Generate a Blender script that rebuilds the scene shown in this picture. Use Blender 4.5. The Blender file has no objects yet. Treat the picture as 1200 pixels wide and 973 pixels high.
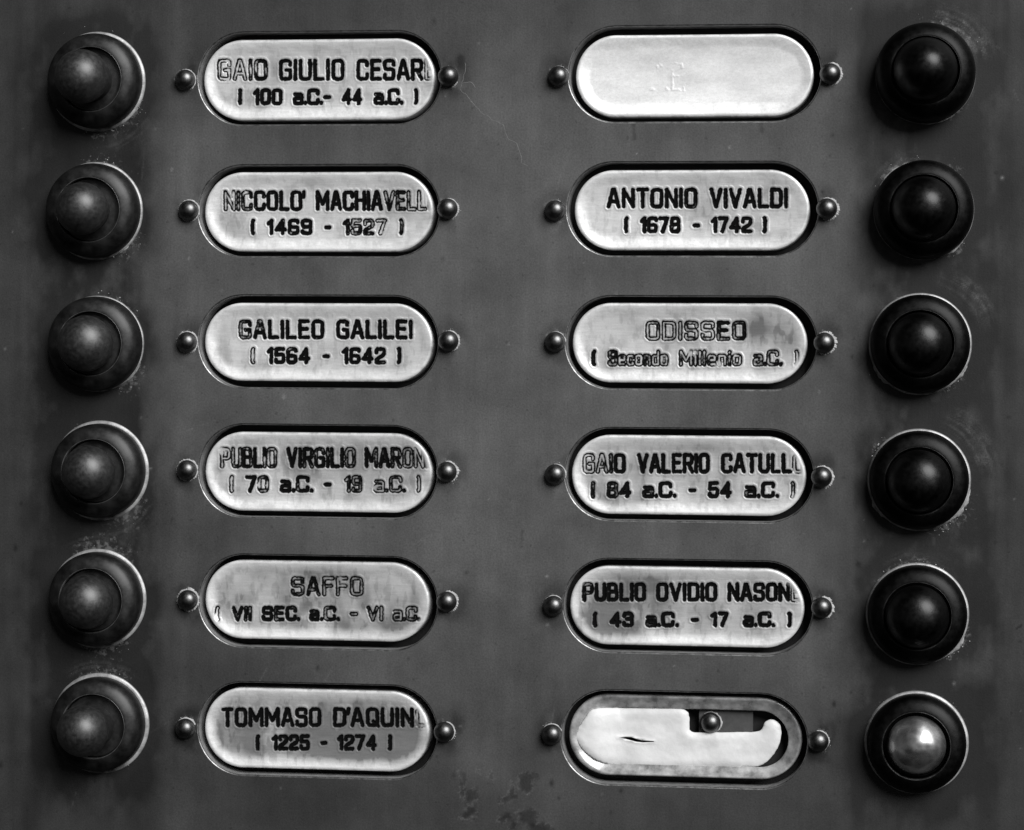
import bpy, math
import numpy as np
from mathutils import Matrix, Vector
from mathutils.geometry import delaunay_2d_cdt

C = bpy.context.scene
COL = C.collection

# ------------------------------------------------------------------ camera, sky, sun, exposure
# local frame of the panel: X right, Y up, Z out of the wall.  world = (X, -Z, Y); metres.
F_PX = 3275.978
CAM = np.array([8.80050890e-02, 1.05303396e-02, 5.89349815e-01])
RX, RY, RZ = -2.02813944e-02, 1.43484560e-01, 6.39850410e-03


def rot(rx, ry, rz):
    c, s = math.cos, math.sin
    X = np.array([[1, 0, 0], [0, c(rx), -s(rx)], [0, s(rx), c(rx)]])
    Y = np.array([[c(ry), 0, s(ry)], [0, 1, 0], [-s(ry), 0, c(ry)]])
    Z = np.array([[c(rz), -s(rz), 0], [s(rz), c(rz), 0], [0, 0, 1]])
    return Y @ X @ Z


M = rot(RX, RY, RZ)
T = np.array([[1, 0, 0], [0, 0, -1], [0, 1, 0]], float)
cam = bpy.data.objects.new('camera', bpy.data.cameras.new('camera'))
COL.objects.link(cam)
mw = Matrix((T @ M).tolist()).to_4x4()
mw.translation = Vector((T @ CAM).tolist())
cam.matrix_world = mw
cam.data.sensor_width = 36
cam.data.lens = F_PX / 1200 * 36
cam.data.clip_start = 0.01
cam.data.clip_end = 100
C.camera = cam

SUN_DIR = Vector((0.48, -0.68, 0.55)).normalized()      # towards the light: up, right, in front of the wall
SUN_EL = math.asin(SUN_DIR.z)
SUN_AZ = math.atan2(SUN_DIR.x, SUN_DIR.y)
world = bpy.data.worlds.new('World')
C.world = world
world.use_nodes = True
nt = world.node_tree
bg = nt.nodes['Background']
sky = nt.nodes.new('ShaderNodeTexSky')
sky.sky_type = 'NISHITA'
sky.sun_disc = False
sky.sun_elevation = SUN_EL
sky.sun_rotation = SUN_AZ
sky.air_density = 0.15
sky.dust_density = 0.15
bw = nt.nodes.new('ShaderNodeRGBToBW')                   # the photograph is black and white
nt.links.new(sky.outputs[0], bw.inputs[0])
nt.links.new(bw.outputs[0], bg.inputs['Color'])
bg.inputs['Strength'].default_value = 0.05
sun = bpy.data.lights.new('sun', 'SUN')
sun.energy = 5.0
sun.angle = math.radians(38)
so = bpy.data.objects.new('sun', sun)
COL.objects.link(so)
so.rotation_euler = SUN_DIR.to_track_quat('Z', 'Y').to_euler()
C.view_settings.view_transform = 'Standard'
C.view_settings.look = 'None'
C.view_settings.gamma = 1
C.view_settings.exposure = -0.15
C.render.film_transparent = False

# ------------------------------------------------------------------ helpers
PX = 0.589 / F_PX                                        # about 0.18 mm: one photo pixel on the panel


def ph(x, y, z=0.0):
    """measured photo position -> panel coordinates on the plane at height z"""
    d = M @ np.array([(x - 600) / F_PX, (486.5 - y) / F_PX, -1.0])
    t = (z - CAM[2]) / d[2]
    p = CAM + t * d
    return float(p[0]), float(p[1])


def w2(v):
    v = np.asarray(v, np.float64)
    return np.stack([v[:, 0], -v[:, 2], v[:, 1]], 1)


def fast_mesh(name, verts, quads=None, tris=None, mats=(), smooth=True, attrs=None, mat_idx=None, origin=(0, 0, 0)):
    """verts in panel coordinates (N,3); faces as int arrays; origin in panel coordinates"""
    me = bpy.data.meshes.new(name)
    v = w2(np.asarray(verts, np.float64) - np.asarray(origin, np.float64))
    me.vertices.add(len(v))
    me.vertices.foreach_set('co', v.astype(np.float32).ravel())
    idx, start = [], []
    n = 0
    for f, k in ((quads, 4), (tris, 3)):
        if f is not None and len(f):
            f = np.asarray(f, np.int32)
            idx.append(f.ravel())
            start.append(n + k * np.arange(len(f)))
            n += k * len(f)
    idx = np.concatenate(idx)
    start = np.concatenate(start)
    me.loops.add(len(idx))
    me.loops.foreach_set('vertex_index', idx.astype(np.int32))
    me.polygons.add(len(start))
    me.polygons.foreach_set('loop_start', start.astype(np.int32))
    me.polygons.foreach_set('use_smooth', np.full(len(start), smooth, dtype=bool))
    for m in mats:
        me.materials.append(m)
    if mat_idx is not None:
        me.polygons.foreach_set('material_index', np.asarray(mat_idx, np.int32))
    for k, a in (attrs or {}).items():
        at = me.attributes.new(k, 'FLOAT', 'POINT')
        at.data.foreach_set('value', np.asarray(a, np.float32))
    me.update(calc_edges=True)
    return me


def obj(name, me, parent=None, origin=(0, 0, 0), **props):
    o = bpy.data.objects.new(name, me)
    COL.objects.link(o)
    if parent is not None:
        o.parent = parent
    o.location = (origin[0], -origin[2], origin[1])
    for k, v in props.items():
        o[k] = v
    return o


def empty(name, x, y, **props):
    return obj(name, None, None, (x, y, 0), **props)


_rs = np.random.RandomState(7)
_LAT = _rs.rand(256, 256)


def vn(x, y, seed=0):
    x = np.asarray(x, float) + seed * 17.37
    y = np.asarray(y, float) + seed * 9.71
    xi, yi = np.floor(x).astype(int), np.floor(y).astype(int)
    fx, fy = x - xi, y - yi
    fx, fy = fx * fx * (3 - 2 * fx), fy * fy * (3 - 2 * fy)
    g = lambda a, b: _LAT[a % 256, b % 256]
    return (g(xi, yi) * (1 - fx) + g(xi + 1, yi) * fx) * (1 - fy) + (g(xi, yi + 1) * (1 - fx) + g(xi + 1, yi + 1) * fx) * fy


def fbm(x, y, seed=0, oct=4):
    s, a, t = 0, 1.0, 0
    for i in range(oct):
        s = s + a * vn(x * 2 ** i, y * 2 ** i, seed + 3 * i)
        t += a
        a *= 0.5
    return s / t


def sst(a, b, x):
    t = np.clip((x - a) / (b - a), 0, 1)
    return t * t * (3 - 2 * t)


# ------------------------------------------------------------------ materials
def mat(name):
    m = bpy.data.materials.new(name)
    m.use_nodes = True
    n = m.node_tree.nodes
    return m, n, m.node_tree.links, n['Principled BSDF']


def node(n, t, **kw):
    x = n.new(t)
    for k, v in kw.items():
        setattr(x, k, v)
    return x


def math_(n, l, op, a, b=None):
    x = n.new('ShaderNodeMath')
    x.operation = op
    for i, q in enumerate((a, b)):
        if q is None:
            continue
        if isinstance(q, (int, float)):
            x.inputs[i].default_value = q
        else:
            l.new(q, x.inputs[i])
    return x.outputs[0]


def noise(n, l, scale, detail=3, rough=0.6, stretch=None, coord=None):
    tc = n.new('ShaderNodeTexCoord')
    src = tc.outputs['Object']
    if stretch:
        mp = n.new('ShaderNodeMapping')
        mp.inputs['Scale'].default_value = stretch
        l.new(src, mp.inputs[0])
        src = mp.outputs[0]
    t = n.new('ShaderNodeTexNoise')
    t.inputs['Scale'].default_value = scale
    t.inputs['Detail'].default_value = detail
    t.inputs['Roughness'].default_value = rough
    l.new(src, t.inputs['Vector'])
    return t.outputs['Fac']


def remap(n, l, v, a, b, c, d):
    x = n.new('ShaderNodeMapRange')
    for i, q in enumerate((a, b, c, d)):
        x.inputs[i + 1].default_value = q
    l.new(v, x.inputs[0])
    return x.outputs[0]


def attr(n, name):
    a = n.new('ShaderNodeAttribute')
    a.attribute_name = name
    return a.outputs['Fac']


def bump(n, l, h, dist, strength=1.0, prev=None):
    b = n.new('ShaderNodeBump')
    b.inputs['Strength'].default_value = strength
    b.inputs['Distance'].default_value = dist
    l.new(h, b.inputs['Height'])
    if prev is not None:
        l.new(prev, b.inputs['Normal'])
    return b.outputs[0]


def panel_mat():
    m, n, l, p = mat('patinated_metal')
    cloud = noise(n, l, 55, 5, 0.62)
    brush = noise(n, l, 300, 4, 0.7, (1, 1, 0.06))
    fine = noise(n, l, 2600, 2, 0.6)
    speck = noise(n, l, 900, 1, 0.4)
    v = remap(n, l, cloud, 0.3, 0.7, 0.74, 1.26)
    v = math_(n, l, 'MULTIPLY', v, remap(n, l, brush, 0.3, 0.7, 0.93, 1.07))
    v = math_(n, l, 'MULTIPLY', v, remap(n, l, fine, 0.3, 0.7, 0.82, 1.18))
    v = math_(n, l, 'MULTIPLY', v, remap(n, l, speck, 0.70, 0.76, 1.0, 0.72))
    v = math_(n, l, 'MULTIPLY', v, math_(n, l, 'SUBTRACT', 1.0, attr(n, 'grime_shade')))  # dirt together with the painted button shadow and light falloff
    v = math_(n, l, 'MULTIPLY', v, 0.095)
    wear = math_(n, l, 'MULTIPLY', attr(n, 'wear'), remap(n, l, fine, 0.35, 0.65, 0.5, 1.3))
    v = math_(n, l, 'ADD', v, math_(n, l, 'MULTIPLY', wear, 0.22))
    flake = noise(n, l, 800, 7, 0.68)
    thr = math_(n, l, 'ADD', flake, math_(n, l, 'MULTIPLY', attr(n, 'crust'), 0.30))
    fl = remap(n, l, thr, 0.62, 0.74, 0.0, 1.0)
    fl = math_(n, l, 'MULTIPLY', fl, remap(n, l, attr(n, 'crust'), 0.03, 0.25, 0.0, 1.0))
    v = math_(n, l, 'ADD', v, math_(n, l, 'MULTIPLY', fl, 0.09))
    l.new(v, p.inputs['Base Color'])
    p.inputs['Metallic'].default_value = 0.35
    r = remap(n, l, cloud, 0.3, 0.7, 0.50, 0.62)
    l.new(r, p.inputs['Roughness'])
    b = bump(n, l, brush, 0.00006, 0.5)
    b = bump(n, l, fine, 0.00003, 0.5, b)
    l.new(b, p.inputs['Normal'])
    return m


def edge_mat():
    m, n, l, p = mat('worn_panel_edge')
    c = noise(n, l, 700, 3, 0.6)
    v = remap(n, l, c, 0.35, 0.65, 0.12, 0.30)
    l.new(v, p.inputs['Base Color'])
    p.inputs['Metallic'].default_value = 0.92
    p.inputs['Roughness'].default_value = 0.36
    return m


def wall_mat():
    m, n, l, p = mat('recess_metal')
    c = noise(n, l, 500, 3, 0.6)
    l.new(remap(n, l, c, 0.3, 0.7, 0.16, 0.32), p.inputs['Base Color'])
    p.inputs['Metallic'].default_value = 0.2
    p.inputs['Roughness'].default_value = 0.55
    return m


def plate_mat(name, ink, base=0.84):
    m, n, l, p = mat(name)
    c = noise(n, l, 260, 4, 0.6, (0.35, 1, 1))
    f = noise(n, l, 2200, 3, 0.65, (0.12, 1, 1) if base < 0.9 else (0.6, 1, 1))
    g = noise(n, l, 3500, 2, 0.5)
    v = remap(n, l, c, 0.3, 0.7, 0.90, 1.06)
    v = math_(n, l, 'MULTIPLY', v, remap(n, l, f, 0.3, 0.7, 0.90, 1.06))
    v = math_(n, l, 'MULTIPLY', v, remap(n, l, g, 0.3, 0.7, 0.94, 1.04))
    v = math_(n, l, 'MULTIPLY', v, math_(n, l, 'SUBTRACT', 1.0, attr(n, 'tarnish')))
    v = math_(n, l, 'MULTIPLY', v, base)
    if ink:
        k = attr(n, 'ink')
        mx = n.new('ShaderNodeMix')
        mx.data_type = 'FLOAT'
        l.new(k, mx.inputs[0])
        l.new(v, mx.inputs[2])
        mx.inputs[3].default_value = 0.003
        v = mx.outputs[0]
        l.new(remap(n, l, k, 0, 1, 0.20, 0.0), p.inputs['Metallic'])
        l.new(remap(n, l, k, 0, 1, 0.5, 0.05), p.inputs['Specular IOR Level'])
        l.new(remap(n, l, k, 0, 1, 0.36, 0.6), p.inputs['Roughness'])
    else:
        l.new(remap(n, l, attr(n, 'tarnish'), 0, 0.8, 0.34, 0.05), p.inputs['Metallic'])
        l.new(remap(n, l, attr(n, 'tarnish'), 0, 0.8, 0.5, 0.12), p.inputs['Specular IOR Level'])
        l.new(remap(n, l, c, 0.3, 0.7, 0.38, 0.50), p.inputs['Roughness'])
    l.new(v, p.inputs['Base Color'])
    b = bump(n, l, f, 0.00002, 0.4)
    l.new(b, p.inputs['Normal'])
    return m


def simple_mat(name, lo, hi, rough, metal=0.0, scale=600, spec=0.5, bmp=0.00003, bscale=None, rr=0.06):
    m, n, l, p = mat(name)
    c = noise(n, l, scale, 4, 0.6)
    l.new(remap(n, l, c, 0.3, 0.7, lo, hi), p.inputs['Base Color'])
    p.inputs['Metallic'].default_value = metal
    p.inputs['Specular IOR Level'].default_value = spec
    l.new(remap(n, l, c, 0.3, 0.7, rough - rr, rough + rr), p.inputs['Roughness'])
    if bmp:
        f = noise(n, l, bscale or scale * 3, 3, 0.6)
        l.new(bump(n, l, f, bmp, 0.5), p.inputs['Normal'])
    return m


M_PANEL = panel_mat()
M_EDGE = edge_mat()
M_WALL = wall_mat()
M_PLATE = plate_mat('bright_metal', False)
M_INK = plate_mat('inked_engraving', True)
M_BLANK = plate_mat('worn_white_metal', False, 0.93)
M_CARD = simple_mat('torn_card', 0.56, 0.80, 0.42, 0.0, 130, 0.5, 0.0002)
M_RIM = simple_mat('clouded_rim', 0.16, 0.50, 0.30, 0.2, 380, 0.5, 0.00005)
M_BLACK = simple_mat('black_lacquer', 0.020, 0.030, 0.36, 1.0, 900, 0.5)
M_SHELL = simple_mat('black_collar', 0.010, 0.018, 0.44, 1.0, 700, 0.5)
M_LIP = simple_mat('rubbed_lip', 0.10, 0.26, 0.45, 0.8, 700, 0.5)
M_LIPD = simple_mat('dark_lip', 0.01, 0.11, 0.45, 0.8, 500, 0.5)
M_RING = simple_mat('rubbed_ring', -0.05, 0.72, 0.5, 0.5, 110, 0.5, 0.0001, 1500)
M_DUSTY = simple_mat('dusty_black_metal', 0.026, 0.062, 0.50, 0.95, 420, 0.5)
M_DUSTYCAP = simple_mat('dusty_black_cap', 0.062, 0.115, 0.50, 0.95, 1100, 0.5)
M_STEEL = simple_mat('smeared_steel', 0.38, 0.80, 0.33, 0.95, 160, 0.5, 0.0030, 75, 0.12)
M_PIN = simple_mat('dark_pin_metal', 0.09, 0.16, 0.38, 1.0, 900, 0.5)
M_RES = simple_mat('dried_polish', 0.16, 0.56, 0.85, 0.0, 520, 0.2, 0.0001, 5000)
M_SCR = simple_mat('bare_scratch', 0.11, 0.19, 0.5, 0.2, 1200, 0.4)
M_BACK = simple_mat('backing_metal', 0.020, 0.035, 0.6, 0.0, 300, 0.3)
M_BACKG = simple_mat('backing_strip', 0.05, 0.075, 0.6, 0.0, 500, 0.3)

# ------------------------------------------------------------------ measured layout (photo pixels)
OPEN_L = [(233, 516.5, 37.7, 145.6), (233, 514.4, 194, 300.4), (233.3, 513, 347, 454.7),
          (233.3, 512, 498.8, 606.7), (233.5, 512, 651.9, 759.8), (232.4, 512, 802, 910.3)]
OPEN_R = [(667, 962, 30.6, 142.4), (665, 958.8, 190.5, 299.7), (663.4, 957, 347.9, 456),
          (662.7, 953.4, 503, 610.7), (660.5, 952, 657, 765.7), (658, 946, 811.5, 921.5)]
PL_L = [(240, 510.5, 46.5, 141), (241, 509, 202, 295), (241, 508, 355.5, 447),
        (241.6, 507.6, 507, 599.6), (241.6, 504.3, 657.5, 750), (241, 504, 807.5, 901.5)]
PL_R = [(675.4, 953.4, 41, 137), (673.8, 949, 199.6, 293.4), (671.6, 946, 355.5, 449),
        (670.7, 944.6, 510.5, 603.4), (668.6, 942.5, 664.5, 757), (667, 940, 815.5, 911)]
BUT_L = [(114, 96), (112, 247.5), (114.3, 403), (118, 551.5), (115, 701.5), (117.7, 847.6)]
BUT_R = [(1084.5, 87), (1082.5, 246.5), (1078.3, 403.4), (1077, 562.5), (1075, 719.5), (1074, 870)]
PINS = {'a': [(218, 94), (222, 247), (220, 401), (220, 551), (221, 703), (218, 853.5)],
        'b': [(526, 90), (525, 245), (526, 400), (524, 553), (524, 705), (521, 857.5)],
        'c': [(655, 90), (651, 247), (651, 401), (651, 556), (649, 710), (647, 860.5)],
        'd': [(973, 87), (969, 245), (966, 402), (963, 559), (963, 712), (959, 868.5)]}


def stadium_of(r, z=0.0):
    """photo box -> (centre, unit axis, half straight length, radius) on the plane at height z"""
    x0, x1, y0, y1 = r
    ym = (y0 + y1) / 2
    xm = (x0 + x1) / 2
    L, R = np.array(ph(x0, ym, z)), np.array(ph(x1, ym, z))
    Tp, B = np.array(ph(xm, y0, z)), np.array(ph(xm, y1, z))
    c = ((L[0] + R[0]) / 2, (Tp[1] + B[1]) / 2)
    b = (Tp[1] - B[1]) / 2
    return c, (R[0] - L[0]) / 2 - b, b


OPENINGS = [stadium_of(r) for r in OPEN_L + OPEN_R]
Z_FLOOR = -0.0052
FIL = 0.00035                                             # rounded edge of the openings


def stadium_loop(c, a, b, n=40):
    t = np.linspace(-math.pi / 2, math.pi / 2, n)
    right = np.stack([c[0] + a + b * np.cos(t), c[1] + b * np.sin(t)], 1)
    left = np.stack([c[0] - a - b * np.cos(t), c[1] - b * np.sin(t)], 1)
    return np.concatenate([right, left])


def stadium_sd(x, y, c, a, b):
    dx = np.maximum(np.abs(x - c[0]) - a, 0)
    return np.hypot(dx, y - c[1]) - b


def seg_d(x, y, p, q):
    vx, vy = q[0] - p[0], q[1] - p[1]
    t = np.clip(((x - p[0]) * vx + (y - p[1]) * vy) / (vx * vx + vy * vy + 1e-18), 0, 1)
    return np.hypot(x - p[0] - t * vx, y - p[1] - t * vy)


# ------------------------------------------------------------------ the panel (setting)
STEP = 0.0003
X0, X1 = ph(-120, 486)[0], ph(1310, 486)[0]
Y1, Y0 = ph(600, -110)[1], ph(600, 1080)[1]
NX, NY = int((X1 - X0) / STEP), int((Y1 - Y0) / STEP)
gx = X0 + STEP * np.arange(NX + 1)
gy = Y0 + STEP * np.arange(NY + 1)


def poly_sd(x, y, pts):
    """negative inside"""
    d = np.full(x.shape, 1e9)
    inside = np.zeros(x.shape, bool)
    for i in range(len(pts)):
        p, q = pts[i], pts[(i + 1) % len(pts)]
        d = np.minimum(d, seg_d(x, y, p, q))
        cond = ((p[1] > y) != (q[1] > y)) & (x < (q[0] - p[0]) * (y - p[1]) / (q[1] - p[1] + 1e-18) + p[0])
        inside ^= cond
    return np.where(inside, -d, d)


def chip_pts(lst, s=5.0, ox=480, oy=850):
    return [ph(ox + a / s, oy + b / s) for a, b in lst]


CHIPS = [chip_pts(c) for c in (
    [(635, 290), (700, 278), (752, 292), (722, 335), (722, 385), (690, 400), (640, 388)],
    [(610, 350), (625, 420), (560, 452), (535, 450), (585, 400), (600, 330)],
    [(345, 478), (395, 488), (388, 530), (330, 552), (292, 545), (312, 510)],
    [(630, 505), (700, 492), (748, 510), (752, 560), (705, 598), (640, 560)],
    [(520, 545), (560, 515), (602, 515), (590, 548), (545, 568), (515, 565)],
    [(590, 560), (625, 575), (612, 620), (580, 625)],
    [(700, 590), (790, 570), (840, 612), (800, 660), (720, 650)],
    [(290, 270), (318, 290), (322, 400), (308, 425), (298, 380), (305, 330)],
    [(330, 380), (390, 370), (398, 440), (350, 470), (320, 440)],
    [(462, 300), (480, 268), (490, 300), (472, 328)],
    [(392, 252), (412, 258), (405, 275), (390, 272)])]
SMEARS = [((742, 140), (744, 162), 4, 0.35), ((891, 140), (893, 152), 5, 0.30), ((728, 142), (738, 140), 3, 0.3),
          ((612, 622), (612, 634), 2.5, 0.4), ((540, 70), (545, 92), 8, 0.30), ((786, 762), (790, 764), 2, 0.4),
          ((1197, 733), (1190, 738), 2, 0.4)]


CRUST = [(BUT_L[0], [(-78, -18, .16, .9), (-110, -60, .30, .5), (100, 130, .06, .5)]), (BUT_L[1], [(-75, -20, .18, .8), (40, 115, .16, .7)]),
         (BUT_L[2], [(-70, -20, .22, .8), (20, 100, .16, .5)]), (BUT_L[3], [(-90, -25, .26, .9), (90, 150, .10, .5)]),
         (BUT_L[4], [(40, 125, .26, .9), (-115, -45, .20, .9)]), (BUT_L[5], [(45, 125, .20, .8), (-68, -38, .08, .8)]),
         (BUT_R[0], [(10, 110, .30, .5), (-80, -35, .06, .5)]), (BUT_R[1], [(95, 158, .12, .9), (-65, -35, .12, .9), (30, 70, .14, .5)]),
         (BUT_R[2], [(-70, -20, .12, .8), (100, 150, .08, .6), (205, 235, .10, .6)]), (BUT_R[3], [(-85, -10, .18, .9), (120, 165, .12, .7), (200, 232, .10, .6)]),
         (BUT_R[4], [(-70, -10, .14, .9), (60, 150, .12, .7), (195, 230, .08, .6)]), (BUT_R[5], [(20, 75, .10, .6), (110, 165, .10, .5)])]


def crust_field(x, y):
    """where polish has dried on the metal round the buttons and pins; the material breaks it into flecks"""
    c = 0.0 * x
    for (bx, by), spans in CRUST:
        cx, cy = ph(bx, by)
        r = np.hypot(x - cx, y - cy) / (57 * PX)
        s = np.nonzero(r < 2)[0]
        a = np.degrees(np.arctan2(y[s] - cy, x[s] - cx))
        for a0, a1, wd, am in spans:
            da = (a - a0) % 360
            span = a1 - a0
            m = np.where(da < span, np.sin(np.pi * np.clip(da / span, 0, 1)) ** 0.6, 0)
            c[s] = np.maximum(c[s], am * m * np.exp(-np.maximum(r[s] - 1, 0) / wd))
    for k in 'abcd':
        for bx, by in PINS[k]:
            cx, cy = ph(bx, by)
            r = np.hypot(x - cx, y - cy) / (13 * PX)
            c = np.maximum(c, 0.35 * np.exp(-(np.maximum(r - 1, 0) / 0.25) ** 2))
    return c


def panel_fields(x, y):
    g = 0.0 * x
    w = 0.0 * x
    h = 0.0 * x
    n1 = fbm(x * 260, y * 170, 3)
    n2 = fbm(x * 900, y * 900, 5)
    n3 = fbm(x * 420, y * 32, 8, 3) * 0.6 + 0.4 * n1
    # tarnish round buttons and pins; button halos also paint soft shadow, longer downwards
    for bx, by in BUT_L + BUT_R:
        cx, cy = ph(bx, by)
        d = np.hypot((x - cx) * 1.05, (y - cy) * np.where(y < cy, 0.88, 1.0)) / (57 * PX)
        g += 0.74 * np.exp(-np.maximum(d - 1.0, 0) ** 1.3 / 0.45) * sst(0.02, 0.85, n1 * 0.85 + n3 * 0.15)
    for k in 'abcd':
        for bx, by in PINS[k]:
            cx, cy = ph(bx, by)
            d = np.hypot(x - cx - (n1 - 0.5) * 0.004, (y - cy) * 0.85) / (13 * PX)
            g = np.maximum(g, 0.45 * np.exp(-np.maximum(d - 1.0, 0) ** 2 / 0.8) * sst(0.3, 0.6, n1))
    # tall wiping streaks beside the columns; outermost ones also paint light falloff
    for cx_, wd, am in ((30, 34, 0.16), (160, 34, 0.10), (207, 22, -0.26), (590, 60, -0.12), (1170, 34, 0.18), (1010, 12, 0.16)):
        cx, _ = ph(cx_, 486)
        g += am * np.exp(-((x - cx) / (wd * PX)) ** 2) * sst(0.2, 0.75, n3)
    # light falloff painted into the patina: lighter middle, darker towards the panel's sides
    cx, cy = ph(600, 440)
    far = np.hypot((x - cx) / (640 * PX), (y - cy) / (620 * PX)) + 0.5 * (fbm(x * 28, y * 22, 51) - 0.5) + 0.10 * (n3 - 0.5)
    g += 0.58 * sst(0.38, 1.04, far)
    for p, q, r, a in SMEARS:
        d = seg_d(x, y, ph(*p), ph(*q)) / PX + (n2 - 0.5) * 5
        g += a * sst(r, r * 0.3, d)
    # peeled spots near the lower edge: sunk a little, with bare broken rims
    wx, wy = (fbm(x * 1500, y * 1500, 11) - 0.5) * 0.0016, (fbm(x * 1500, y * 1500, 14) - 0.5) * 0.0016
    for c in CHIPS:
        bb = np.array(c)
        lo, hi = bb.min(0) - 0.003, bb.max(0) + 0.003
        s = (x > lo[0]) & (x < hi[0]) & (y > lo[1]) & (y < hi[1])
        if not s.any():
            continue
        d = poly_sd(x[s] + wx[s], y[s] + wy[s], c)
        g[s] += 0.32 * sst(0.0007, -0.0010, d + (n2[s] - 0.5) * 0.0012)
        h[s] -= 0.00004 * sst(0.0002, -0.0002, d)
        rim = np.exp(-((d - 0.0001) / 0.0002) ** 2) * sst(0.5, 0.7, n2[s] + 0.25 * (wx[s] > 0))
        w[s] = np.maximum(w[s], 0.18 * rim)
    # haze of dried polish and fine arcs rubbed round some buttons
    for (bx, by), arcs in ((BUT_R[0], ((20, 75, 1.22, 0.22, 0.42),)), (BUT_R[1], ((95, 150, 1.12, 0.12, 0.12),)),
                           (BUT_R[2], ((25, 60, 1.52, 0.10, 0.55), (20, 70, 1.36, 0.14, 0.20))),
                           (BUT_R[3], ((15, 62, 1.40, 0.22, 0.34),)), (BUT_R[4], ((60, 120, 1.15, 0.14, 0.10),)),
                           (BUT_L[0], ((-80, -40, 1.32, 0.22, 0.12),)), (BUT_L[3], ((-90, -35, 1.25, 0.22, 0.14),)),
                           (BUT_L[4], ((50, 115, 1.22, 0.18, 0.14),)), (BUT_L[5], ((60, 120, 1.2, 0.2, 0.14),))):
        cx, cy = ph(bx, by)
        r = np.hypot(x - cx, y - cy) / (57 * PX)
        a = np.degrees(np.arctan2(y - cy, x - cx))
        for a0, a1, rc, rw, am in arcs:
            m = np.exp(-((r - rc) / rw) ** 2) * sst(a0 - 12, a0 + 8, a) * sst(a1 + 12, a1 - 8, a)
            streak = vn(r * 34 + (n1 - 0.5) * 3, a * 0.02, 21)
            w = np.maximum(w, am * m * sst(0.30, 0.85, 0.5 * streak + 0.5 * n2))
    # dust flecks
    rs = np.random.RandomState(3)
    for _ in range(46):
        fx, fy, an, ln = rs.uniform(X0, X1), rs.uniform(Y0, Y1), rs.normal(1.2, 0.7), rs.uniform(0.002, 0.012)
        q = (fx + ln * math.cos(an), fy + ln * math.sin(an))
        s = (x > min(fx, q[0]) - 0.001) & (x < max(fx, q[0]) + 0.001) & (y > min(fy, q[1]) - 0.001) & (y < max(fy, q[1]) + 0.001)
        if s.any():
            w[s] += rs.uniform(0.05, 0.18) * np.exp(-(seg_d(x[s], y[s], (fx, fy), q) / (0.8 * PX)) ** 2) * sst(0.35, 0.6, n2[s])
    for _ in range(150):
        fx, fy, fr = rs.uniform(X0, X1), rs.uniform(Y0, Y1), rs.uniform(0.5, 1.6) ** 1.5 * PX
        s = (np.abs(x - fx) < 4 * fr + STEP) & (np.abs(y - fy) < 4 * fr + STEP)
        w[s] += rs.uniform(0.2, 0.7) * np.exp(-((x[s] - fx) ** 2 + ((y[s] - fy) * rs.uniform(0.6, 1.6)) ** 2) / fr ** 2)
    for _ in range(220):
        fx, fy, fr = rs.uniform(X0, X1), rs.uniform(Y0, Y1), rs.uniform(0.6, 1.9) ** 1.6 * PX
        s = (np.abs(x - fx) < 4 * fr + STEP) & (np.abs(y - fy) < 4 * fr + STEP)
        g[s] += rs.uniform(0.15, 0.5) * np.exp(-((x[s] - fx) ** 2 + ((y[s] - fy) * rs.uniform(0.5, 1.4)) ** 2) / fr ** 2)
    crust = crust_field(x, y)
    return np.clip(g, 0, 0.85), np.clip(w, 0, 1), crust, h + 0.00025 * (fbm(x * 45, y * 45, 41, 2) - 0.5)


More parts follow.
